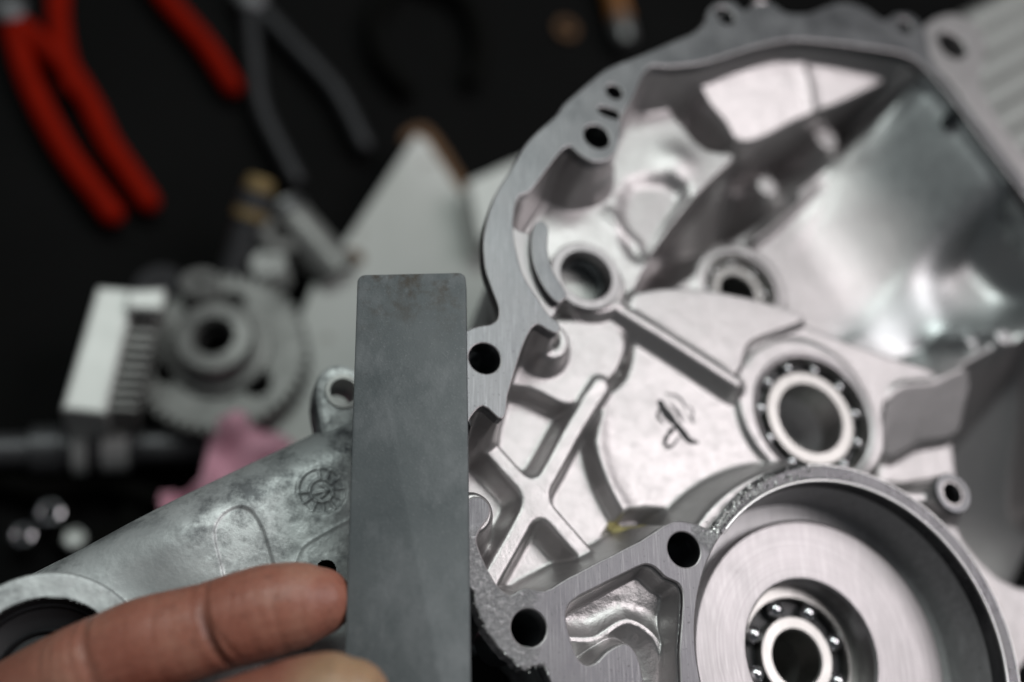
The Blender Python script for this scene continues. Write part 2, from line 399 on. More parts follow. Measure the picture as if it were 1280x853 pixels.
def fill(pts, z, wd, k=3, zp=None):
    global H
    zz = plane_z(z) if isinstance(z, list) else np.full(U.shape, z * MM)
    zm = np.mean([t_[2] for t_ in z]) if isinstance(z, list) else z
    d = sdf(outline(pts, (zm if zp is None else zp) * MM, k)); t_ = sm(.5 - d / (wd * MM)); H = H * (1 - t_) + zz * t_
def ridge(pts, z, half, slope=2.5, k=2.0, smooth=True):
    global H
    q = px2w(pts, z * MM); q = cr(q, 5, False) if smooth and len(pts) > 2 else q
    d = sseg(q); top = z * MM - np.maximum(0, d - half * MM) * slope
    H = smax(H, top, k * MM)
def boss(px, py, r, z, slope=3.0, k=1.5):
    global H
    p = P(px, py, z * MM); rr = r * scale_at(px, py, z * MM)
    d = np.hypot(U - p[0], Vv - p[1]); H = smax(H, z * MM - np.maximum(0, d - rr) * slope, k * MM)

# floor and flared right-hand wall
dm = sdf(main_poly)
fill([(860, 330), (960, 255), (1045, 225), (1115, 240), (1145, 300), (1110, 360), (1050, 430), (940, 430), (840, 370)], -31, 5)
wallr = -.0015 - np.maximum(0, dm) * .86
mask = sm(.5 - sdf(outline([(1030, 230), (1085, 110), (1118, 60), (1200, 60), (1500, 300), (1520, 560), (1300, 520), (1190, 440), (1060, 425), (1010, 330)], -.025, 3)) / .012)
H = H * (1 - mask) + smax(H, wallr, .018) * mask
fill([(1160, 350), (1225, 290), (1275, 290), (1280, 360), (1250, 415), (1190, 410)], [(1165, 340, -26), (1260, 300, -22), (1220, 400, -23)], 14)
# upper bright patch, its stepped edge, and the valley beneath
fill([(806, 345), (845, 278), (905, 212), (985, 165), (1050, 118), (1112, 98), (1095, 140), (1040, 190), (985, 240), (930, 275), (860, 330)], -55, 4, zp=-20)
ridge([(1105, 140), (1055, 205), (1005, 250), (945, 300)], -27, .6, 4, 2)
fill([(838, 118), (870, 100), (905, 150), (935, 178), (905, 198), (868, 165)], -24, 3)
fill([(862, 92), (905, 72), (960, 62), (1040, 60), (1118, 92), (1090, 116), (1000, 152), (955, 173), (925, 172), (905, 150), (880, 128)], [(870, 100, -9), (1110, 95, -10), (950, 165, -13)], 2.2)
ridge([(846, 122), (868, 140)], -18, .8, 1.5, 2); ridge([(880, 148), (908, 170)], -19, .8, 1.5, 2)
bump([(985, 63), (1010, 108), (1020, 140)], 2, .6, -10)
# left plateau
fill([(640, 250), (690, 185), (770, 140), (800, 140), (830, 132), (850, 154), (880, 188), (918, 198), (900, 225), (860, 265), (815, 330), (795, 372), (760, 405), (700, 410), (640, 390)],
     [(700, 250, -18), (870, 200, -15), (760, 380, -17)], 2.5)
bump([(846, 200)], 5, 1.2)
fill([(786, 232), (850, 240), (832, 290), (800, 330), (775, 290)], -18, 5)
bump([(762, 262), (800, 300), (812, 328)], 1.5, .7)
# bolt boss below the hole
boss(744, 182, 30, -3.5, 6, 2.0); boss(736, 202, 37, -10, 5, 2.5)
# large flat web with the black mark
fill([(775, 400), (830, 370), (960, 385), (1030, 412), (1110, 440), (1182, 466), (1172, 486), (1112, 505), (1112, 565), (1085, 600), (900, 650), (800, 668), (772, 660), (742, 610), (728, 560), (745, 500), (777, 470), (786, 430)],
     [(780, 470, -16.5), (1100, 470, -17), (800, 640, -17)], 2.2)
fill([(795, 362), (850, 355), (930, 366), (1010, 395), (985, 412), (940, 430), (925, 468), (905, 462), (840, 420), (785, 385)], -14.5, 1.6)
ridge([(775, 385), (840, 425), (922, 478)], -12.5, 1.3, 1.6, 1.5)
# soft shoulder of the web on the left
bump([(745, 520), (748, 565), (765, 610), (790, 650)], 2.5, .7, -16)
# left platform below the crescent
fill([(600, 430), (640, 395), (700, 395), (765, 400), (787, 428), (776, 468), (742, 496), (700, 516), (668, 508), (640, 488), (600, 480)], -15, 2.2)
# ribbed corner
fill([(540, 520), (600, 500), (650, 500), (700, 522), (738, 508), (730, 560), (745, 612), (772, 662), (790, 690), (740, 720), (640, 770), (540, 760)], -21, 1.6)
fill([(770, 655), (830, 655), (905, 640), (890, 700), (740, 740), (690, 730), (740, 690)], [(770, 660, -27), (880, 645, -23), (740, 720, -27)], 3)
q1 = cr(px2w([(570, 508), (616, 563), (670, 622), (705, 662), (742, 704)], -.014), 3, False); q2 = cr(px2w([(752, 482), (720, 532), (695, 578), (670, 622), (640, 678), (604, 740)], -.014), 3, False)
da_, db_ = sseg(q1), sseg(q2); hh = np.clip(.5 + .5 * (db_ - da_) / .003, 0, 1); dx = db_ * (1 - hh) + da_ * hh - .003 * hh * (1 - hh)   # blended distance: flared crossing
H = smax(H, -.014 - np.maximum(0, dx - .0022) * 4.5, .0022)
boss(592, 640, 26, -4, 4, 2)
# hooked ring
hp = [P(690 + 15 * math.cos(a), 428 - 16 * math.sin(a), -.009)[:2] for a in np.linspace(-2.2, 1.0, 14)]
d = sseg(np.array(hp)); H = smax(H, -.0085 - np.maximum(0, d - .0014) * 4, .0012)
# bosses around bores
boss(1010, 512, 97, -15.5, 4, .8)
boss(925, 362, 62, -30.5, 3, 1)
boss(740, 352, 46, -12.3, 5, 1.2)
# boss in the valley with bright tops
boss(1033, 172, 17, -24, 4, 2); boss(960, 232, 15, -28, 4, 2); ridge([(1000, 240), (1030, 215), (1048, 190)], -27, .5, 1.5, 2)
# right hand block and hollow
fill([(1112, 560), (1215, 532), (1222, 640), (1150, 640), (1095, 600)], -26, 2)
fill([(1108, 490), (1160, 478), (1206, 464), (1214, 536), (1165, 550), (1117, 566)], [(1110, 490, -16.5), (1205, 466, -16.5), (1118, 562, -22.5)], 1.2)
fill([(1208, 478), (1240, 455), (1300, 425), (1440, 460), (1460, 700), (1300, 720), (1235, 665), (1215, 600)], [(1225, 640, -52), (1280, 440, -27), (1440, 640, -30)], 2.5, zp=-22)
ridge([(1182, 466), (1235, 436), (1320, 395)], -17, .8, 1.5, 1.5)
boss(1215, 425, 9, -17, 2, 2); boss(1255, 420, 12, -15, 2, 2)
# cylinder for the main bearing: wall rises to the rim
dcirc = np.hypot(U - cc[0], Vv - cc[1])
H = smax(H, -.003 - np.maximum(0, dcirc - cr0 - .0052) * 3.5, .0016)
boss(1190, 618, 26, -4.5, 6, 1.2); ridge([(1130, 620), (1190, 625)], -7, 1.5, 4, 1.5)
# walls up to the mating rims
dl = sdf(low_poly)
dmw = np.minimum(dm, dl)
H = smax(H, -.0012 - np.maximum(0, dmw + .0009) * 4.0, .0018)
H = np.where(dmw < -.0002, np.minimum(H, -.0012), H)
H = np.where((dmw >= -.0002), np.minimum(H, -.0008), H)
# floor of the pocket in the lower rim
dp = sdf(pocket)
pf = -.0085 + .0022 * sm((Vv - P(760, 800, -.008)[1]) / .012)
pq = px2w([(700, 800), (740, 800), (780, 778), (815, 800), (830, 850), (830, 900)], -.007); dpq = sseg(cr(pq, 5, False))
pf = smax(pf, -.0055 - np.maximum(0, dpq - .0005) * .9, .0025) + vnoise(.0012, .00003, 21)
pf = smax(pf, -.001 - np.maximum(0, -dp - .0001) * 3.5, .0012)
H = np.where(dp < .0004, pf, H)
# fine unevenness of the casting
H = H + np.where(dmw > .0005, vnoise(.012, .00005, 1) + vnoise(.0025, .00001, 2), 0)

# generous casting fillets: soften the relief away from the machined edges
def soften(A, sig):
    k = np.arange(-int(3 * sig), int(3 * sig) + 1); g = np.exp(-(k / sig)**2 / 2); g /= g.sum(); r_ = len(k) // 2
    B = np.pad(A, r_, 'edge'); B = sum(w_ * B[:, i:i + A.shape[1]] for i, w_ in enumerate(g)); return sum(w_ * B[i:i + A.shape[0]] for i, w_ in enumerate(g))
wb = sm((dmw - .0003) / .0012)
H = H * (1 - wb) + soften(H, 1.7) * wb
bowl = sdf(outline([(1068, 250), (1085, 170), (1118, 85), (1210, 120), (1300, 190), (1420, 330), (1440, 430), (1300, 385), (1200, 420), (1065, 400), (1090, 380), (1130, 345), (1118, 290)], -.025, 3))
wb = sm(.5 - bowl / .010) * sm((dmw - .0006) / .002); H = H * (1 - wb) + soften(H, 11) * wb
def surf(px, py, z=-.02):
    for _ in range(12):
        p = P(px, py, z); z = .5 * z + .5 * H[int((p[1] - y0) / STEP), int((p[0] - x0) / STEP)]
    return P(px, py, z)
# what to leave out: outside the case, inside bores
outer_w = np.vstack([cr(px2w(OUT), 4, False), px2w([(1480, 700), (1300, 1000), (900, 1000), (690, 900)]), cr(px2w(LOWB[1:]), 4, False), px2w([(566, 640), (566, 540)])])
do = sdf(outer_w)
keep = do < -.0026
B2c, B2r = fitcircle([(944, 511), (952, 480), (978, 456), (1021, 446), (1055, 470), (1080, 505), (1086, 540)], -.0155)
def cut(c, r):
    global keep
    keep &= np.hypot(U - c[0], Vv - c[1]) > r
keep &= dcirc > cr0 + .0022
cut(B2c, B2r + .0002)
b3 = P(925, 362, -.031); b3r = 49 * scale_at(925, 362, -.031); cut(b3, b3r + .0002)
b4 = P(730, 348, -.0125); b4r = 32 * scale_at(730, 348, -.0125); cut(b4, b4r + .0002)
for hx, hy, hr in ((746, 171, 17.5), (906, 20, 13.5), (1131, 33, 11), (606, 448, 20.5), (661, 785, 23), (855, 687, 22), (768, 115, 11)): cut(P(hx, hy, 0), hr * scale_at(hx, hy) + .0004)
bh = P(1190, 617, -.0045); bhr = 13 * scale_at(1190, 617, -.0045); cut(bh, bhr)
dh = surf(1188, 151); cut(dh, .0021)
keep &= sdf(slot) > 0
def field_mesh(H, keep, mat):
    ny, nx = H.shape
    k = keep[:-1, :-1] & keep[1:, :-1] & keep[:-1, 1:] & keep[1:, 1:]
    iy, ix = np.nonzero(k); a = iy * nx + ix
    quads = np.stack([a, a + 1, a + nx + 1, a + nx], 1)
    used, inv = np.unique(quads, return_inverse=True); inv = inv.reshape(-1, 4)
    co = np.stack([U.ravel()[used], Vv.ravel()[used], H.ravel()[used]], 1)
    me = D.meshes.new('m'); me.vertices.add(len(co)); me.vertices.foreach_set('co', co.ravel())
    nq = len(inv); me.loops.add(nq * 4); me.loops.foreach_set('vertex_index', inv.ravel().astype(np.int32))
    me.polygons.add(nq); me.polygons.foreach_set('loop_start', np.arange(nq, dtype=np.int32) * 4)
    me.polygons.foreach_set('use_smooth', np.ones(nq, bool))
    me.update(calc_edges=True); me.validate(); me.materials.append(mat); return me
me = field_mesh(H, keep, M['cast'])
# smoother bowl finish; the wall's shade is put into its greyer colour
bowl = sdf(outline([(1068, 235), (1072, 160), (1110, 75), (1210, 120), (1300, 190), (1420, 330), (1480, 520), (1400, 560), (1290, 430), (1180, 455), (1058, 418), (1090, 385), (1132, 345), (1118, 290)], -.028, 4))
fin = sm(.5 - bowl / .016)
pB = P(1205, 355, -.024); fin = fin * (1 - .75 * np.exp(-(np.hypot(U - pB[0], Vv - pB[1]) / .011)**2))  # facet mostly left out of the painted shade so it looks lit
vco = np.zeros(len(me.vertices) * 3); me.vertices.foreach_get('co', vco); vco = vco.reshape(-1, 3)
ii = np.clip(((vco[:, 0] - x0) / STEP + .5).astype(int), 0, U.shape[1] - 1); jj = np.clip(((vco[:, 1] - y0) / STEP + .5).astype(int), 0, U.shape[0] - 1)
at_ = me.attributes.new('bowl_shade_finish', 'FLOAT', 'POINT'); at_.data.foreach_set('value', fin[jj, ii].astype(np.float32))
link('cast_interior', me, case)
HGRID = (x0, y0, H.copy())

# ---------- outer wall, set in under the rim
def inset(q, d):
    q = np.asarray(q); t_ = np.roll(q, -1, 0) - np.roll(q, 1, 0); t_ /= np.linalg.norm(t_, axis=1)[:, None] + 1e-12
    area2 = np.sum(q[:, 0] * np.roll(q[:, 1], -1) - np.roll(q[:, 0], -1) * q[:, 1])
    nn = np.c_[-t_[:, 1], t_[:, 0]] * np.sign(area2); return q + nn * d
V, Fc = [], []
def wall_strip(q, V, Fc, rings):
    q = np.asarray(q); t_ = np.gradient(q, axis=0); t_ /= np.linalg.norm(t_, axis=1)[:, None] + 1e-12
    nn = np.c_[t_[:, 1], -t_[:, 0]]; b0 = len(V); N = len(q)
    for z, dd in rings:
        for v in q + nn * dd: V.append((v[0], v[1], z))
    for k in range(len(rings) - 1):
        for i in range(N - 1): Fc.append((b0 + k * N + i, b0 + k * N + i + 1, b0 + (k + 1) * N + i + 1, b0 + (k + 1) * N + i))
RG = [(-.0012, .0024), (-.006, .0045), (-.025, .008), (-.055, .011)]
wall_strip(cr(px2w(OUT), 2, False), V, Fc, RG)
wall_strip(cr(px2w(LOWB), 2, False), V, Fc, RG)
link('outer_wall', mesh_from(V, Fc, M['skin_cast'], 40), case)

# ---------- crescent rib and its groove
flat('crescent_rib', [outline([(669, 279), (678, 276), (686, 284), (685, 310), (692, 338), (706, 361), (709, 370), (697, 378), (679, 358), (667, 330), (664, 300)], 0, 4)], -.0002, .009, M['face'], case, .00035, edge=M['bright'])
flat('groove', [outline([(641, 279), (656, 284), (667, 290), (671, 320), (683, 352), (700, 378), (696, 390), (685, 392), (672, 372), (655, 345), (643, 305)], 0, 4)], -.0022, .004, M['bright'], case)

# ---------- main bearing housing
z0 = .0004
RP = [(0, -.004), (0, -.0007), (.0004, z0), (.0008, z0), (.0011, z0 - .0005), (.0036, z0 - .0003), (.0046, z0 - .0012), (.0052, z0 - .0026), (.0056, -.006), (.003, -.006)]
V, Fc = [], []; a_s, a_e = a1 + .04, a2 - 2 * math.pi - .02; NS = 160
for i in range(NS):
    a = a_s + (a_e - a_s) * i / (NS - 1); k_ = .32 + .68 * float(np.clip((a_s - a) / .75, 0, 1)) ** .8
    for r_, z in RP:
        r__ = cr0 + r_ * (k_ if r_ > .0009 else 1) + (rng.normal(0, .00006) if r_ > .003 else 0)
        V.append((cc[0] + r__ * math.cos(a), cc[1] + r__ * math.sin(a), z))
K = len(RP)
for i in range(NS - 1):
    for j in range(K - 1): Fc.append((i * K + j, (i + 1) * K + j, (i + 1) * K + j + 1, i * K + j + 1))
Fc.append(tuple(range(K))); Fc.append(tuple((NS - 1) * K + j for j in range(K)))
link('housing_rim', mesh_from(V, Fc, M['wetface'], 28), case)
for rl, rt, zz in ((cr0 + .00025, .00038, .0003), (cr0 + .0041, .0003, -.0004)):
    lathe('rim_lip', [(rl - rt * math.cos(q_), zz + rt * math.sin(q_)) for q_ in np.linspace(0, math.pi, 8)], M['torn'], (*cc, 0), case, 170, (a_e, a_s - (.03 if rl < cr0 + .001 else .75)), angle=None)
# torn metal along the rim and the cut edge
V, Fc = [], []
def crumb(p, s_):
    b0 = len(V); ax_ = rng.normal(0, 1, (3, 3)); 
    for k in range(6):
        v = np.zeros(3); v[k // 2] = (1 if k % 2 else -1) * s_ * rng.uniform(.5, 1.3) * (.45 if k // 2 == 2 else 1)
        a_ = rng.uniform(0, 6.28); V.append((p[0] + v[0], p[1] + v[1] + .3 * v[0] * math.sin(a_), p[2] + v[2]))
    for f in ((0, 2, 4), (2, 1, 4), (1, 3, 4), (3, 0, 4), (2, 0, 5), (1, 2, 5), (3, 1, 5), (0, 3, 5)): Fc.append(tuple(b0 + i for i in f))
for k in range(300):
    a = a_s - abs(rng.normal(0, .35)) + .02; u_ = .32 + .68 * float(np.clip((a_s - a) / .75, 0, 1)) ** .8
    r__ = cr0 + .0010 + rng.uniform(0, .0036) * u_; crumb((cc[0] + r__ * math.cos(a), cc[1] + r__ * math.sin(a), z0 - .0003), rng.uniform(.00012, .0005))
for k in range(90):
    p = lb[rng.integers(8, len(lb))]; crumb((p[0] + rng.normal(.0004, .0003), p[1] + rng.normal(.0003, .0003), -.00005), rng.uniform(.0001, .00032))
for k in range(60):
    p = P(rng.normal(893, 7), rng.normal(664, 7), 0); crumb((p[0], p[1], 0), rng.uniform(.0001, .00028))
o = link('metal_burrs', mesh_from(V, Fc, M['torn'], 20), case); o['kind'] = 'stuff'
DZ = -.0125
dk, dkr = fitcircle([(920, 675), (970, 652), (1010, 652), (1060, 672), (1100, 704), (1140, 758), (1165, 812), (1175, 853)], DZ)
lathe('housing_wall', [(cr0 - .0001, -.0038), (cr0 - .0004, -.0095), (cr0 - .0012, DZ - .0036), (dkr - .002, DZ - .004)], M['bore'], (*cc, 0), case, 120)
hz = DZ - .0075
bc = P(993, 823, hz); s_ = scale_at(996, 822, hz)
hole_c, hole_r = fitcircle([(970, 714), (1005, 714), (1045, 740), (1080, 785), (1103, 830), (1110, 853)], DZ)
hole_c = np.array(bc[:2]); hole_r = 89 * s_
V, Fc = [], []
SEG = 120
for i in range(SEG):
    a = 2 * math.pi * i / SEG; ca, sa = math.cos(a), math.sin(a)
    for (c_, r, z) in ((cc, dkr - .0006 if False else dkr, DZ - .0045), (cc, dkr, DZ - .0008), (cc, dkr - .0008, DZ), (hole_c, hole_r + .0006, DZ), (hole_c, hole_r, DZ - .0006), (bc[:2], hole_r - .001, hz - .006), (bc[:2], hole_r * .5, hz - .006)):
        V.append((c_[0] + r * ca, c_[1] + r * sa, z))
K = 7
for i in range(SEG):
    for j in range(K - 1): Fc.append((i * K + j, ((i + 1) % SEG) * K + j, ((i + 1) % SEG) * K + j + 1, i * K + j + 1))
M['disc'] = m_machined('turned_disc', (.36, .345, .35), (.42, .405, .41), .42, .5, bs=.05, pits=False, rings=(bc[0], bc[1], DZ))
link('turned_plate', mesh_from(V, Fc, M['disc'], 30), case, 'bright turned plate round the lower bearing')

# ---------- bearings
ballme = {}
def bearing(c, z, Ro, Rr, Ri, Rb, nb, a0, label, depth=.009, ztop=0.0):
    "Ro outer radius, Rr inside of the outer race, Ri outside of the inner race, Rb bore"
    br = (Rr - Ri) / 2 * 1.05; pr = (Rr + Ri) / 2
    b = lathe('bearing', [(Ro, z - depth), (Ro, z - .0003), (Ro - .0003, z), (Rr + .0002, z), (Rr, z - .0003), (Rr, z - depth * .3), (Rr + br * .25, z - depth * .5), (Rr, z - depth * .7), (Rr, z - depth)], M['steel'], (*c, 0), case, 72, label=label, closed=True)
    zi = z + ztop
    i_ = lathe('inner_race', [(Rb, zi - depth), (Rb, zi - .0004), (Rb + .0004, zi), (Ri - .0002, zi), (Ri, zi - .0002), (Ri, zi - depth * .3), (Ri - br * .25, zi - depth * .5), (Ri, zi - depth * .7), (Ri, zi - depth)], M['steel'], (*c, 0), b, 72, closed=True)
    i_.matrix_parent_inverse = Matrix.Identity(4); 
    for k in range(nb):
        a = a0 + 2 * math.pi * k / nb
        bm = bmesh.new(); bmesh.ops.create_uvsphere(bm, u_segments=20, v_segments=12, radius=br)
        key = round(br, 6)
        if key not in ballme:
            m_ = D.meshes.new('ball'); bm.to_mesh(m_); finish(m_, M['ball'], None); ballme[key] = m_
        bm.free()
        o = D.objects.new('ball', ballme[key]); C.objects.link(o); o.parent = b
        o.location = (c[0] + pr * math.cos(a), c[1] + pr * math.sin(a), z - br * .7)
    # dark shield below the balls
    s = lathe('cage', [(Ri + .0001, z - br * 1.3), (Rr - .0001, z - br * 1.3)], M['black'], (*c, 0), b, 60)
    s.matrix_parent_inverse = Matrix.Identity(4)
    return b
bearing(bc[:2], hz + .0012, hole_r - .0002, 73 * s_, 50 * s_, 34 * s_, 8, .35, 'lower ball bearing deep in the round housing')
lathe('shaft_hole', [(34 * s_ + .0003, hz - .004), (34 * s_ + .0003, hz - .022), (0, hz - .023)], M['gearsteel'], (*bc[:2], 0), case, 40)
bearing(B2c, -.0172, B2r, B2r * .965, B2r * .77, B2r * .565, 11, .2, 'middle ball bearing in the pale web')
lathe('bore_edge', [(B2r + .0012, -.0151), (B2r, -.0155), (B2r - .0001, -.0172)], M['bright'], (*B2c, 0), case, 72)
lathe('shaft_hole', [(B2r * .565 + .0002, -.024), (B2r * .56, -.036), (0, -.037)], M['bore'], (*B2c, 0), case, 40)
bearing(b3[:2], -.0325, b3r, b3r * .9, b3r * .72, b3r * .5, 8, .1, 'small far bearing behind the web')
lathe('shaft_hole', [(b3r * .5 + .0002, -.041), (b3r * .5, -.06), (0, -.062)], M['darkhole'], (*b3[:2], 0), case, 40)
# bushing bore with ring and dark wall, a through bore closed by an added pale disc
sb = scale_at(740, 350, -.012)
lathe('bushing', [(b4r + .0031, -.0135), (b4r + .0030, -.0112), (b4r + .0027, -.0109), (b4r + .0006, -.0109), (b4r + .0002, -.0113), (b4r, -.0122), (b4r, -.0145), (b4r - .0004, -.015), (b4r - .0004, -.0245), (b4r + .001, -.0245)], M['bright'], (*b4[:2], 0), case, 64)
lathe('bushing_wall', [(b4r - .00055, -.0138), (b4r - .00055, -.0255)], M['darkhole'], (*b4[:2], 0), case, 64)
lathe('added_bore_disc', [(b4r - .0003, -.0195), (0, -.0196)], M['palemetal'], (*b4[:2], 0), case, 64)  # added pale disc that catches light, for the bright view through the bore
# small threaded boss
lathe('bolt_boss', [(bhr + .0026, -.009), (bhr + .0026, -.0046), (bhr + .0022, -.0041), (bhr + .0010, -.0041), (bhr + .0002, -.0050), (bhr, -.0065), (bhr, -.02), (0, -.02)], M['face'], (*bh[:2], 0), case, 48)
lathe('bolt_hole', [(.0028, .0022), (.0021, -.0005), (.0021, -.009), (0, -.009)], M['darkhole'], tuple(dh), case, 32)
# far lug with a large hole, upper right
lc = P(1190, 57, -.004)
flat('lug', [outline([(1150, 45), (1165, 25), (1195, 18), (1225, 35), (1232, 65), (1225, 105), (1255, 160), (1300, 220), (1285, 232), (1225, 155), (1185, 100), (1160, 75)], -.004, 4), pcirc(1190, 57, 21, -.004)], -.004, .008, M['cast'], case)
liner(1190, 57, 21, -.004, .02)
lathe('lug_collar', [(.0030, -.001), (.0042, -.0004), (.0046, -.003)], M['cast'], tuple(P(957, 14, -.001)), case, 32)

# black maker's smudge on the web: thin dried ink blot
def zat(x, y):
    j = int((y - HGRID[1]) / STEP); i = int((x - HGRID[0]) / STEP); return HGRID[2][j, i]
def smear(pts, w_, mat, z=-16.5):
    q = cr(px2w(pts, z * MM), 5, False); V, Fc = [], []
    for i, p in enumerate(q):
        t_ = q[min(i + 1, len(q) - 1)] - q[max(i - 1, 0)]; t_ /= np.linalg.norm(t_); nn = np.array((-t_[1], t_[0]))
        ww = w_ * MM * (0.35 + .65 * math.sin(math.pi * (i + .5) / len(q))) * (1 + rng.normal(0, .2))
        for s in (-1, 1):
            v = p + nn * s * ww; V.append((v[0], v[1], zat(*v) + .00007))
    for i in range(len(q) - 1): Fc.append((2 * i, 2 * i + 1, 2 * i + 3, 2 * i + 2))
    return V, Fc
V, Fc = [], []
for pts, w_ in (([(824, 500), (832, 515), (845, 530)], 1.3), ([(838, 522), (852, 538), (862, 550), (874, 553)], .9), ([(845, 532), (834, 545), (830, 556)], .6), ([(830, 556), (838, 558)], .35), ([(832, 492), (848, 496), (858, 510)], .3), ([(826, 508), (822, 520), (830, 530)], .4), ([(850, 545), (842, 556), (832, 562)], .3), ([(858, 506), (866, 512), (866, 524)], .18), ([(838, 506), (846, 514), (854, 528)], .35), ([(862, 518), (868, 530)], .22)):
    v, f = smear(pts, w_, None); b_ = len(V); V += v; Fc += [tuple(i + b_ for i in q) for q in f]
link('ink_mark', mesh_from(V, Fc, m_plain('ink', (.03, .03, .032), .7), None), case)
V, Fc = smear([(762, 652), (775, 660), (792, 664)], 1.1, None, -20)
link('oil_residue', mesh_from(V, Fc, m_plain('oil', (.5, .44, .2), .3), None), case)

# ---------- arm of the case, left below (outside of the casting)
STEP_A = .0003
ab = px2w([(-260, 1150), (-260, 640), (620, 420), (600, 1150)], -.022)
x0, y0 = ab.min(0); x1, y1 = ab.max(0)
U, Vv = np.meshgrid(np.arange(x0, x1, STEP_A), np.arange(y0, y1, STEP_A))
H = np.full(U.shape, -.022)
edge = cr(px2w([(-260, 845), (-100, 775), (0, 727), (110, 672), (220, 617), (330, 565), (440, 513), (520, 470), (600, 425)], -.027), 4, False)
arm = np.vstack([edge, px2w([(585, 560), (560, 700), (560, 1180), (-260, 1180)], -.027)])
da = sdf(arm)
rr = .011
H = np.where(-da < rr, -.022 - (rr - np.sqrt(np.maximum(0, rr**2 - (rr - np.clip(-da, 0, rr))**2))) * 1.0, H)
def gz(px, py): return P(px, py, -.022)
def gline(pts, half, amp, closed=False, smooth=True):
    global H
    q = px2w(pts, -.022); q = cr(q, 5, closed) if smooth and len(pts) > 2 else q
    if closed: q = np.vstack([q, q[:1]])
    d = sseg(q); H = H + amp * MM * np.exp(-(d / (half * MM))**2)
# pill shaped pad
pill = outline([(268, 665), (277, 645), (295, 634), (312, 637), (326, 656), (338, 690), (346, 720), (352, 780), (290, 790), (280, 720)], -.022, 4)
dpill = sdf(pill); H = H - .0004 * sm(.5 - dpill / .0004)
# casting date dial
dc = gz(402, 613)
dr = np.hypot(U - dc[0], Vv - dc[1]); s_d = scale_at(402, 613, -.022)
H = H - .00035 * sm(.5 - (dr - 31 * s_d) / .0004)
for r_ in (29, 14.5): H = H + .00042 * np.exp(-((dr - r_ * s_d) / .00022)**2)
ang = np.arctan2(Vv - dc[1], U - dc[0])
for k in range(12):
    a = k * math.pi / 6 + .2
    if k in (4, 5): continue
    off = np.abs((U - dc[0]) * math.sin(a) - (Vv - dc[1]) * math.cos(a)); al = (U - dc[0]) * math.cos(a) + (Vv - dc[1]) * math.sin(a)
    H = H + .00040 * np.exp(-(off / .0002)**2) * ((al > 15 * s_d) & (al < 28 * s_d))
for a, b in (((393, 617), (411, 613)), ((402, 606), (411, 613)), ((402, 622), (411, 613))): gline([a, b], .22, .4)
gline([(368, 705), (378, 684), (402, 668), (440, 648)], .3, .14)
# shoulder round the seal
sc_ = P(52, 842, -.019); s_s = scale_at(52, 842, -.019)
ds = np.hypot(U - sc_[0], Vv - sc_[1])
H = H - .0035 * np.exp(-(np.maximum(0, ds - 125 * s_s) / .010)**2) * (ds > 118 * s_s)
H = np.where(ds < 128 * s_s, np.maximum(H, -.0185 - np.maximum(0, ds - 124 * s_s) * 3), H)
H = H + vnoise(.012, .00012, 5) + vnoise(.003, .00003, 6) + vnoise(.0012, .000015, 7)
keep = (da < -.0001) & (ds > 92 * s_s)
bhp = gz(408, 712); keep &= np.hypot(U - bhp[0], Vv - bhp[1]) > 11 * scale_at(408, 712, -.022)
me = field_mesh(H, keep, M['skin_cast'])
link('gearbox_arm', me, case, 'grimy grey outer arm of the casting with a date dial')
# wall under the arm's edge
V, Fc = [], []; aw = arm; N = len(aw)
for z, dd in ((-.0328, .0002), (-.045, .004), (-.075, .010)):
    for v in inset(aw, dd): V.append((v[0], v[1], z))
for k in range(2):
    for i in range(N): Fc.append((k * N + i, k * N + (i + 1) % N, (k + 1) * N + (i + 1) % N, (k + 1) * N + i))
link('arm_wall', mesh_from(V, Fc, M['skin_cast'], 40), case)
lathe('seal_ring', [(94 * s_s, -.0182), (92 * s_s, -.0188), (90.5 * s_s, -.0205), (88 * s_s, -.0215), (86 * s_s, -.0215), (84 * s_s, -.023), (60 * s_s, -.0245), (56 * s_s, -.0235), (52 * s_s, -.0245), (0, -.0245)], M['black'], (*sc_[:2], 0), case, 80)
lathe('bolt_hole', [(11.5 * scale_at(408, 712, -.022), -.0215), (11 * scale_at(408, 712, -.022), -.024), (11 * scale_at(408, 712, -.022), -.034), (0, -.034)], M['black'], (*bhp[:2], 0), case, 32)
# bolt lug on the arm's edge
lz = -.026; lp = P(427, 490, lz); ls = scale_at(427, 490, lz)
lug_o = np.vstack([circ(lp, 33 * ls, 36)])
q = px2w([(398, 520), (394, 495), (398, 470), (412, 457), (430, 455), (447, 462), (458, 480), (470, 520), (440, 540), (405, 545)], lz)
flat('lug', [cr(q, 5), circ(P(429, 490, lz), 17 * ls, 36)], lz, .012, M['skin_cast'], case, .0012, label='rounded bolt lug standing off the arm')
lathe('lug_collar', [(16.5 * ls, -.005), (16.5 * ls, .0003), (17 * ls, .0006), (22 * ls, .0006), (22.8 * ls, -.0005)], M['palemetal'], tuple(P(429, 490, lz)), case, 40)

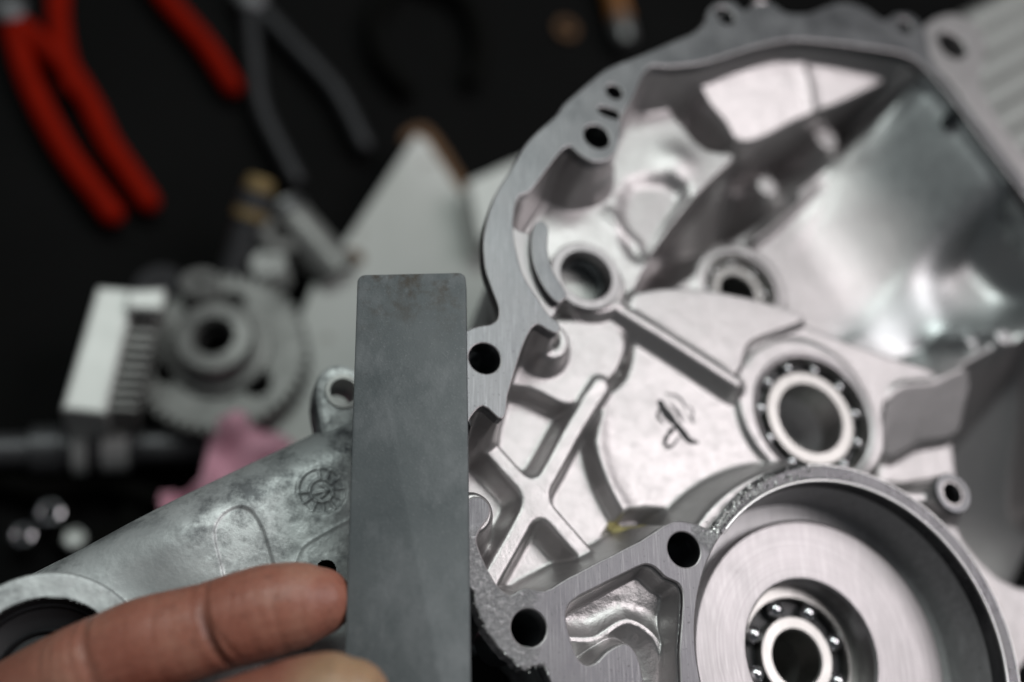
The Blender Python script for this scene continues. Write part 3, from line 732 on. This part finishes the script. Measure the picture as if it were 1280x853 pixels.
# ================================================================== OILSTONE
T0 = PD(447, 341, .2120); T1 = PD(582, 343, .2120); B0 = PD(428, 880, .1800); B1 = PD(589, 880, .1800)
ux = Vector(T1 - T0).normalized(); ty = Vector((T0 + T1) / 2 - (B0 + B1) / 2).normalized(); uz = ux.cross(ty).normalized()
ux = ty.cross(uz).normalized()
W = float(np.linalg.norm(T1 - T0)); L = .105; TH = .0055
bm = bmesh.new(); bmesh.ops.create_cube(bm, size=1)
bmesh.ops.scale(bm, vec=(W, L, TH), verts=bm.verts)
ed = [e for e in bm.edges if abs((e.verts[0].co - e.verts[1].co).z) > TH * .5]
bmesh.ops.bevel(bm, geom=ed, offset=.0016, segments=4, profile=.5, affect='EDGES')
bmesh.ops.bevel(bm, geom=[e for e in bm.edges if e.calc_face_angle(0) > 1], offset=.00035, segments=2, profile=.5, affect='EDGES')
me = D.meshes.new('m'); bm.to_mesh(me); bm.free(); finish(me, M['stone'], 25)
stone = link('sharpening_stone', me)
ctr_top = Vector((T0 + T1) / 2); cen = ctr_top - ty * (L / 2) - uz * (TH / 2)
stone.matrix_world = Matrix([[ux.x, ty.x, uz.x, cen.x], [ux.y, ty.y, uz.y, cen.y], [ux.z, ty.z, uz.z, cen.z], [0, 0, 0, 1]])
tag(stone, 'flat grey sharpening stone held upright across the crankcase rim', 'sharpening stone')

# ================================================================== HAND
def limb(ctrl, k=6):
    "ctrl: (px, py, depth, radius mm): smooth lofted limb"
    pts = np.array([np.r_[PD(a, b, d), r * MM] for a, b, d, r in ctrl]); return cr(pts, k, False)
fingers = [
    limb([(404, 752, .1895, 6.6), (380, 755, .1885, 8.0), (335, 764, .187, 8.8), (285, 778, .1855, 8.65), (262, 785, .185, 8.5), (235, 793, .1845, 8.75), (180, 806, .183, 8.7), (130, 826, .182, 8.5), (100, 842, .1815, 8.9), (20, 890, .184, 9.6), (-90, 970, .192, 10.5), (-190, 1080, .20, 12)]),   # index
    limb([(446, 872, .1715, 6.8), (425, 876, .1712, 8.5), (380, 889, .171, 9.3), (320, 905, .171, 8.9), (290, 915, .1712, 8.8), (200, 960, .173, 10), (80, 1040, .180, 12.5), (-60, 1150, .192, 15)]),   # thumb
    limb([(440, 1010, .201, 6.3), (400, 1000, .200, 7.6), (320, 985, .198, 8.2), (250, 985, .196, 8.0), (120, 1000, .1925, 9), (40, 1010, .192, 9.2), (-100, 1080, .199, 10.5), (-200, 1150, .206, 12)]),   # middle
    limb([(420, 1110, .208, 6), (370, 1100, .208, 7.3), (290, 1090, .207, 7.8), (210, 1090, .205, 7.8), (80, 1100, .203, 8.6), (0, 1115, .204, 8.8), (-120, 1180, .209, 10), (-200, 1230, .213, 11)]),   # ring
    limb([(340, 1210, .214, 5.3), (290, 1200, .214, 6.2), (200, 1190, .213, 6.6), (60, 1200, .211, 7.2), (-20, 1210, .211, 7.5), (-120, 1250, .214, 8.6), (-200, 1290, .217, 10)]),   # little
    limb([(-140, 1060, .203, 13), (-230, 1200, .208, 18), (-330, 1350, .215, 20), (-480, 1560, .222, 21), (-900, 2000, .24, 25)]),   # palm, wrist
    limb([(-150, 1230, .212, 14), (-260, 1300, .214, 17), (-400, 1450, .22, 19), (-480, 1560, .223, 20)]),
]
V, Fc = [], []
for L_ in fingers:
    seg = 20; b0 = len(V); m_ = len(L_)
    ext = [np.r_[L_[0][:3] + (L_[0][:3] - L_[1][:3]) / (np.linalg.norm(L_[0][:3] - L_[1][:3]) + 1e-9) * L_[0][3] * s, L_[0][3] * f] for s, f in ((.82, .3), (.62, .66), (.32, .9))]
    L2 = ext + list(L_)
    for i, q in enumerate(L2):
        t_ = Vector(L2[min(i + 1, len(L2) - 1)][:3] - L2[max(i - 1, 0)][:3]).normalized()
        a = t_.cross(dirw((0, 0, 1))).normalized(); b = a.cross(t_)
        for k in range(seg):
            th = 2 * math.pi * k / seg; V.append(Vector(q[:3]) + (a * math.cos(th) + b * math.sin(th) * .93) * float(q[3]))
    m2 = len(L2)
    for i in range(m2 - 1):
        for k in range(seg): k2 = (k + 1) % seg; Fc.append((b0 + i * seg + k, b0 + i * seg + k2, b0 + (i + 1) * seg + k2, b0 + (i + 1) * seg + k))
    Fc.append(tuple(b0 + k for k in range(seg))); Fc.append(tuple(b0 + (m2 - 1) * seg + k for k in range(seg)))
me = mesh_from(V, Fc, M['skin'], None)
tmp = D.objects.new('tmp', me); C.objects.link(tmp)
r_ = tmp.modifiers.new('r', 'REMESH'); r_.mode = 'VOXEL'; r_.voxel_size = .0006; r_.use_smooth_shade = True
s2 = tmp.modifiers.new('s', 'SMOOTH'); s2.factor = .5; s2.iterations = 8
hm = D.meshes.new_from_object(tmp.evaluated_get(bpy.context.evaluated_depsgraph_get())); D.objects.remove(tmp)
# finger creases pressed into the skin
co = np.zeros(len(hm.vertices) * 3); hm.vertices.foreach_get('co', co); co = co.reshape(-1, 3)
no = np.zeros(len(hm.vertices) * 3); hm.vertices.foreach_get('normal', no); no = no.reshape(-1, 3)
vc = (co - CAM) @ R     # camera axes
pxs = 640 + F * vc[:, 0] / -vc[:, 2]; pys = 426.5 - F * vc[:, 1] / -vc[:, 2]
crs = np.zeros(len(co))
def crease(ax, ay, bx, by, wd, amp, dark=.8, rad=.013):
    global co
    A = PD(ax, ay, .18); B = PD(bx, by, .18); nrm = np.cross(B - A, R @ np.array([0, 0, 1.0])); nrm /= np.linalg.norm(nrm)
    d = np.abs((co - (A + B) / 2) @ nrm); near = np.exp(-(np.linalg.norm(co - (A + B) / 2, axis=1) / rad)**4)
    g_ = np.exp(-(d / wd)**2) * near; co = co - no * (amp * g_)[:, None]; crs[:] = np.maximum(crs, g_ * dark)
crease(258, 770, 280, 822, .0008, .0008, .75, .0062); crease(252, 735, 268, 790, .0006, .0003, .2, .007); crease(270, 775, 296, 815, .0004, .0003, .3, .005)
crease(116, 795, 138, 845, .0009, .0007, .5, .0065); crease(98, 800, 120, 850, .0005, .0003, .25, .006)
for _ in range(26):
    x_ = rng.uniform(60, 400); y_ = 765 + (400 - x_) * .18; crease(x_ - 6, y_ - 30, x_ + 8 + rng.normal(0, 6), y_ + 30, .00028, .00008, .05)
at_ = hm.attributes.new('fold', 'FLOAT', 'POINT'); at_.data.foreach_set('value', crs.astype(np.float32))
hm.vertices.foreach_set('co', co.ravel()); hm.materials.clear(); hm.materials.append(M['skin'])
hm.polygons.foreach_set('use_smooth', [True] * len(hm.polygons)); hm.update()
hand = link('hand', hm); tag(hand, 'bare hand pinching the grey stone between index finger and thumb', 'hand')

# ================================================================== BACKGROUND ON THE BENCH
def bp(px, py, h=.006): return P(px, py, BZ + h)
def pliers(label, handles, joint, jaws, mat, rad, group, jm='greysteel'):
    t_ = thing('pliers', label, 'pliers', bp(*joint), group)
    for hs in handles:
        pts = cr(np.array([bp(x, y, .008) for x, y in hs]), 5, False)
        tube('handle', pts, [rad] * len(pts), M[mat], t_, 14)
    p = bp(*joint, .008)
    lathe('pivot', [(0, .006), (.004, .006), (.0075, .004), (.008, -.005), (0, -.005)], M[jm], p, t_, 28)
    for js in jaws:
        pts = cr(np.array([bp(x, y, .008) for x, y in js]), 4, False); N_ = len(pts)
        tube('jaw', pts, [rad * (.95 - .55 * i / N_) for i in range(N_)], M[jm], t_, 12)
    return t_
pliers('red handled pliers with both grips lying close together, joint end in the picture corner', [[(18, 42), (38, 105), (82, 190), (140, 268)], [(30, 36), (80, 82), (112, 130), (136, 180), (160, 215), (185, 252)]], (10, 15), [[(8, 8), (-40, -60), (-75, -110)], [(-4, 16), (-60, -45), (-80, -105)]], 'red', .0050, 'red handled pliers')
pliers('wide open red handled pliers, one grip passing under its neighbour', [[(130, -120), (85, -60), (73, 0), (76, 50), (92, 110)], [(150, -110), (200, -10), (255, 55), (290, 108)]], (140, -130), [[(145, -140), (170, -220), (180, -260)], [(135, -140), (150, -215), (172, -262)]], 'red', .0047, 'red handled pliers')
pliers('grey steel pliers with thin bare curved handles', [[(312, 8), (318, 80), (328, 140), (370, 225)], [(318, 4), (365, 55), (420, 115), (455, 182)]], (312, 0), [[(308, -8), (290, -70), (280, -110)], [(316, -8), (300, -65), (284, -110)]], 'wiregrey', .0040, 'bare metal pliers')
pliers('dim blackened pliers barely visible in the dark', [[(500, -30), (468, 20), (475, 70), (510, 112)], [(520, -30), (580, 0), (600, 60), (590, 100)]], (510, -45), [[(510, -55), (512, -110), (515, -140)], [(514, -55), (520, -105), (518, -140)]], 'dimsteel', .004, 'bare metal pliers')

# screwdriver with orange handle
t_ = thing('screwdriver', 'orange handled screwdriver with steel end cap lying in the shadow', 'screwdriver', bp(765, 0))
ax = Vector(bp(780, 48, .009) - bp(750, -80, .009)).normalized()
lathe('handle', [(0, -.002), (.0048, -.001), (.0062, .004), (.0056, .012), (.0068, .022), (.007, .034), (.006, .044), (.004, .05), (0, .05)], M['orange'], bp(776, 30, .009), t_, 32, axis=-ax)
lathe('end_cap', [(.0052, -.012), (.0058, -.004), (.0058, .002), (.005, .005), (.0025, .0065), (0, .0068)], M['capsteel'], bp(779, 44, .009), t_, 32, axis=ax)
lathe('blade', [(.0022, 0), (.0022, .05), (.003, .056), (0, .06)], M['greysteel'], Vector(bp(776, 30, .009)) - ax * .05, t_, 16, axis=-ax)
tag(flat('rusty_washer', [pcirc(706, 40, 14, BZ), pcirc(706, 40, 6, BZ, 20)], BZ + .003, .0026, M['rust']), 'small rusty washer in the dark beside the screwdriver', 'washer')

# pale stained plate, leaning under the case
pl = outline([(518, 172), (532, 180), (600, 285), (820, 330), (780, 470), (620, 560), (560, 610), (330, 610), (345, 470), (390, 360), (440, 290)], BZ + .025, 1)
pt = thing('stained_plate', 'pale grey metal plate with rusty corner lying under the crankcase', 'plate', (*P(520, 350, BZ)[:2], BZ))
flat('plate', [pl], BZ + .028, .006, M['plate'], pt, .001)
flat('rusty_corner', [outline([(500, 176), (515, 158), (535, 158), (560, 190), (600, 262), (592, 280), (560, 222), (528, 184)], BZ + .024, 2)], BZ + .024, .004, M['rust'], pt)
flat('stain', [outline([(430, 315), (445, 312), (456, 322), (448, 332), (432, 328)], BZ + .028, 3)], BZ + .0284, .0012, M['rust'], pt)
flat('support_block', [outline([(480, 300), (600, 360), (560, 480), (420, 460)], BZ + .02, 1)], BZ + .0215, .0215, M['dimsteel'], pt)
# pale block behind the left edge of the case
def box(name, pts, ztop, thick, mat, label=None, cat=None, parent=None, bevel=.0012):
    o_ = flat(name, [px2w(pts, ztop)], ztop, thick, M[mat], parent, bevel)
    if cat: tag(o_, label, cat)
    return o_
box('pale_block', [(585, 226), (668, 190), (740, 240), (600, 300)], BZ + .045, .044, 'palemetal', 'pale block poking out behind the left rim of the crankcase', 'block')
# ribbed cylinder block upper right
rb = thing('ribbed_block', 'pale ribbed metal block behind the upper right of the crankcase', 'finned block', (*P(1250, 80, BZ)[:2], BZ))
RZ = BZ + .075
base = [(1140, 50), (1330, -45), (1480, 190), (1290, 330)]
box('block_body', base, RZ - .006, .066, 'gearsteel', parent=rb)
A0, A1 = P(1150, 52, RZ)[:2], P(1335, -38, RZ)[:2]; Bv = P(1310, 310, RZ)[:2] - A0
for k in range(9):
    o0 = A0 + Bv * (k / 9); o1 = A1 + Bv * (k / 9); th = Bv / 9 * .55
    flat('fin', [np.array([o0, o1, o1 + th, o0 + th])], RZ, .0075, M['palemetal'], rb, .0006)

# gear with hub
gz0 = BZ + .034
g = thing('gear_wheel', 'dark grey toothed gear wheel with raised hub and dark bore', 'gear', (*P(270, 440, gz0)[:2], BZ))
gc = P(274, 438, gz0); gr = 110 * scale_at(272, 440, gz0)
gaxis = dirw((.10, .42, .9)).normalized(); 
def gear_outline(rad, depth, nt):
    q = []
    for i in range(nt):
        for f, r in ((0, rad - depth), (.25, rad - depth), (.4, rad), (.8, rad)):
            a = 2 * math.pi * (i + f) / nt; q.append((r * math.cos(a), r * math.sin(a)))
    return np.array(q)
Xg = Matrix.Translation(Vector(gc)) @ gaxis.to_track_quat('Z', 'Y').to_matrix().to_4x4()
gear_holes = [circ((gr * .60 * math.cos(a), gr * .60 * math.sin(a)), gr * .16, 24) for a in (3.05, 5.2, .9)]
body = flat('toothed_rim', [gear_outline(gr, gr * .07, 46), circ((0, 0), gr * .22, 32)] + gear_holes, 0, .014, M['gearsteel'], None, .0005)
body.data.transform(Xg); body.parent = g; body.matrix_parent_inverse = Matrix.Translation(-g.location)
hub = lathe('hub', [(gr * .2, 0), (gr * .21, .011), (gr * .24, .0125), (gr * .40, .012), (gr * .44, .010), (gr * .45, .004), (gr * .56, .003), (gr * .58, 0)], M['gearsteel'], (0, 0, 0), None, 48)
hub.data.transform(Xg); hub.parent = g; hub.matrix_parent_inverse = Matrix.Translation(-g.location)
bore = lathe('bore', [(gr * .205, .009), (gr * .205, -.012), (0, -.013)], M['black'], (0, 0, 0), None, 32)
bore.data.transform(Xg); bore.parent = g; bore.matrix_parent_inverse = Matrix.Translation(-g.location)
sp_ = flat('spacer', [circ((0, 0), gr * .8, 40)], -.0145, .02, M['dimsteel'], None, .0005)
sp_.data.transform(Xg); sp_.parent = g; sp_.matrix_parent_inverse = Matrix.Translation(-g.location)

# pale splined block left of the gear
sb_ = thing('splined_block', 'bright pale metal block with serrated side left of the gear', 'metal block', (*P(140, 440, BZ)[:2], BZ))
box('block_body', [(122, 358), (170, 362), (132, 518), (76, 512)], BZ + .05, .049, 'palemetal', parent=sb_)
for k in range(13):
    f0 = k / 13; x_ = 172 + (134 - 172) * f0; y_ = 364 + (516 - 364) * f0
    box('tooth', [(x_, y_), (x_ + 36, y_ + 2), (x_ + 34, y_ + 9), (x_ - 2, y_ + 8)], BZ + .046, .043, 'gearsteel', parent=sb_, bevel=.0008)
box('pale_tab', [(160, 362), (208, 360), (204, 388), (156, 386)], BZ + .054, .003, 'palemetal', parent=sb_)

# stud with brass tip
st_ = thing('threaded_stud', 'short steel stud with brass coloured tip leaning behind the gear', 'stud', bp(305, 300))
a0 = Vector(P(300, 312, BZ + .03)); a1 = Vector(P(327, 222, BZ + .045)); ax = (a1 - a0).normalized(); ln = (a1 - a0).length
lathe('shank', [(0, -.012), (.0055, -.011), (.0055, ln * .35), (.0062, ln * .38), (.0062, ln * .8), (.004, ln * .82), (0, ln * .82)], M['greysteel'], a0, st_, 28, axis=ax)
lathe('brass_tip', [(.0040, ln * .80), (.0056, ln * .82), (.0056, ln * .95), (.0042, ln), (0, ln)], M['brass'], a0, st_, 28, axis=ax)
lathe('brass_band', [(.0050, ln * .42), (.0066, ln * .43), (.0066, ln * .55), (.0050, ln * .56)], M['brass'], a0, st_, 28, axis=ax)

def disc(name, px, py, r, h, th, mat, label, cat, axis=(.1, .5, .85), inner=.45, group=None):
    z = BZ + h; s__ = scale_at(px, py, z); r_ = r * s__
    o_ = lathe(name, [(r_ * inner, -th), (r_ * inner, 0), (r_ * .94, 0), (r_, -th * .15), (r_, -th)], M[mat], P(px, py, z), None, 40, axis=dirw(axis), closed=True)
    return tag(o_, label, cat, group)
disc('steel_collar', 352, 290, 30, .035, .02, 'gearsteel', 'grey steel collar tilted just beside the brass tipped stud', 'collar', (.5, .5, .7))
disc('pale_bushing', 335, 328, 22, .034, .012, 'palemetal', 'small shiny pale bushing just above the gear', 'bushing', (0, .5, .8), .25)
disc('flat_disc', 195, 352, 30, .03, .008, 'greysteel', 'dim thin disc behind the pale splined block', 'disc', (-.1, .6, .7), .1)
disc('pinion', 250, 352, 26, .04, .014, 'gearsteel', 'worn grey pinion at the top edge of the gear', 'pinion', (.1, .7, .7), .3)
tb = thing('steel_tube', 'dull grey steel tube slanting towards the pale stained plate', 'tube', bp(385, 300))
a0 = Vector(P(352, 262, BZ + .03)); a1 = Vector(P(425, 345, BZ + .03)); ax = (a1 - a0).normalized(); ln = (a1 - a0).length
lathe('tube_body', [(.0055, 0), (.0085, 0), (.0085, ln), (.0055, ln)], M['gearsteel'], a0, tb, 32, axis=ax, closed=True)
lathe('end_ring', [(.0085, .001), (.0095, .0015), (.0095, .005), (.0085, .0055)], M['greysteel'], a0, tb, 32, axis=ax)
# shaft
sh = thing('drive_shaft', 'stepped steel shaft lying below the gear wheel', 'shaft', bp(130, 560))
z_ = .016; a0 = Vector(bp(-60, 566, z_)); a1 = Vector(bp(268, 556, z_)); ax = (a1 - a0).normalized(); ln = (a1 - a0).length
lathe('shaft_body', [(0, 0), (.006, 0), (.006, ln * .28), (.0085, ln * .29), (.0085, ln * .40), (.0065, ln * .41), (.0065, ln * .50), (.0075, ln * .51), (.0075, ln * .68), (.0062, ln * .69), (.0062, ln), (0, ln)], M['greysteel'], a0, sh, 40, axis=ax)
for f0, f1, r_ in ((.44, .5, .0088), (.55, .66, .0082)):
    lathe('collar', [(.006, ln * f0), (r_, ln * f0 + .0004), (r_, ln * f1 - .0004), (.006, ln * f1)], M['palemetal'], a0, sh, 40, axis=ax)
# pink cloth
zc = BZ + .034; q0 = px2w([(198, 612), (250, 600), (262, 530), (300, 522), (352, 530), (380, 545), (420, 580), (400, 690), (230, 700)], zc)
gxx = np.linspace(q0[:, 0].min(), q0[:, 0].max(), 60); gyy = np.linspace(q0[:, 1].min(), q0[:, 1].max(), 60)
U, Vv = np.meshgrid(gxx, gyy); x0, x1, y0, y1 = gxx[0], gxx[-1], gyy[0], gyy[-1]
Hc = zc + .006 * np.sin(U * 330 + 2 * np.sin(Vv * 120)) * .5 + .004 * np.sin(Vv * 260 + U * 140) + vnoise(.012, .0025, 9)
kc = sdf(cr(q0, 6) + 0) < (vnoise(.008, .0012, 10))
cl = field_mesh(Hc, kc, M['pink']); o = link('pink_cloth', cl); sl = o.modifiers.new('s', 'SOLIDIFY'); sl.thickness = .0012
tag(o, 'crumpled pink rag on the bench behind the crankcase arm', 'rag')
# small hardware in the shadow
for (x_, y_, r_, lab, cat_, mt) in ((62, 640, 17, 'small steel nut topmost of the three loose nuts', 'nut', 'ball'), (28, 668, 15, 'small steel nut lowest left of the three loose nuts', 'nut', 'ball'), (93, 672, 14, 'pale little nut nearest the grimy arm of the crankcase', 'nut', 'palemetal')):
    zz = BZ + .012; hx = [(math.cos(a) , math.sin(a)) for a in np.arange(6) * math.pi / 3 + r_]
    c_ = P(x_, y_, zz); rr_ = r_ * scale_at(x_, y_, zz)
    o_ = flat('hex_nut', [np.array([(c_[0] + rr_ * a, c_[1] + rr_ * b) for a, b in hx]), circ(c_, rr_ * .5, 20)], zz, .007, M[mt], None, .0008)
    tag(o_, lab, cat_, 'loose nuts in the clutter')
tag(tube('bent_rod', [bp(0, 600, .008), bp(60, 612, .01), bp(130, 600, .008), bp(190, 622, .008)], [.004] * 4, M['dimsteel']), 'dark bent rod lying under the steel shaft', 'rod')
disc('dark_plate', 120, 640, 60, .006, .005, 'dimsteel', 'large dark ring under the loose nuts', 'ring', tuple(n), .5)
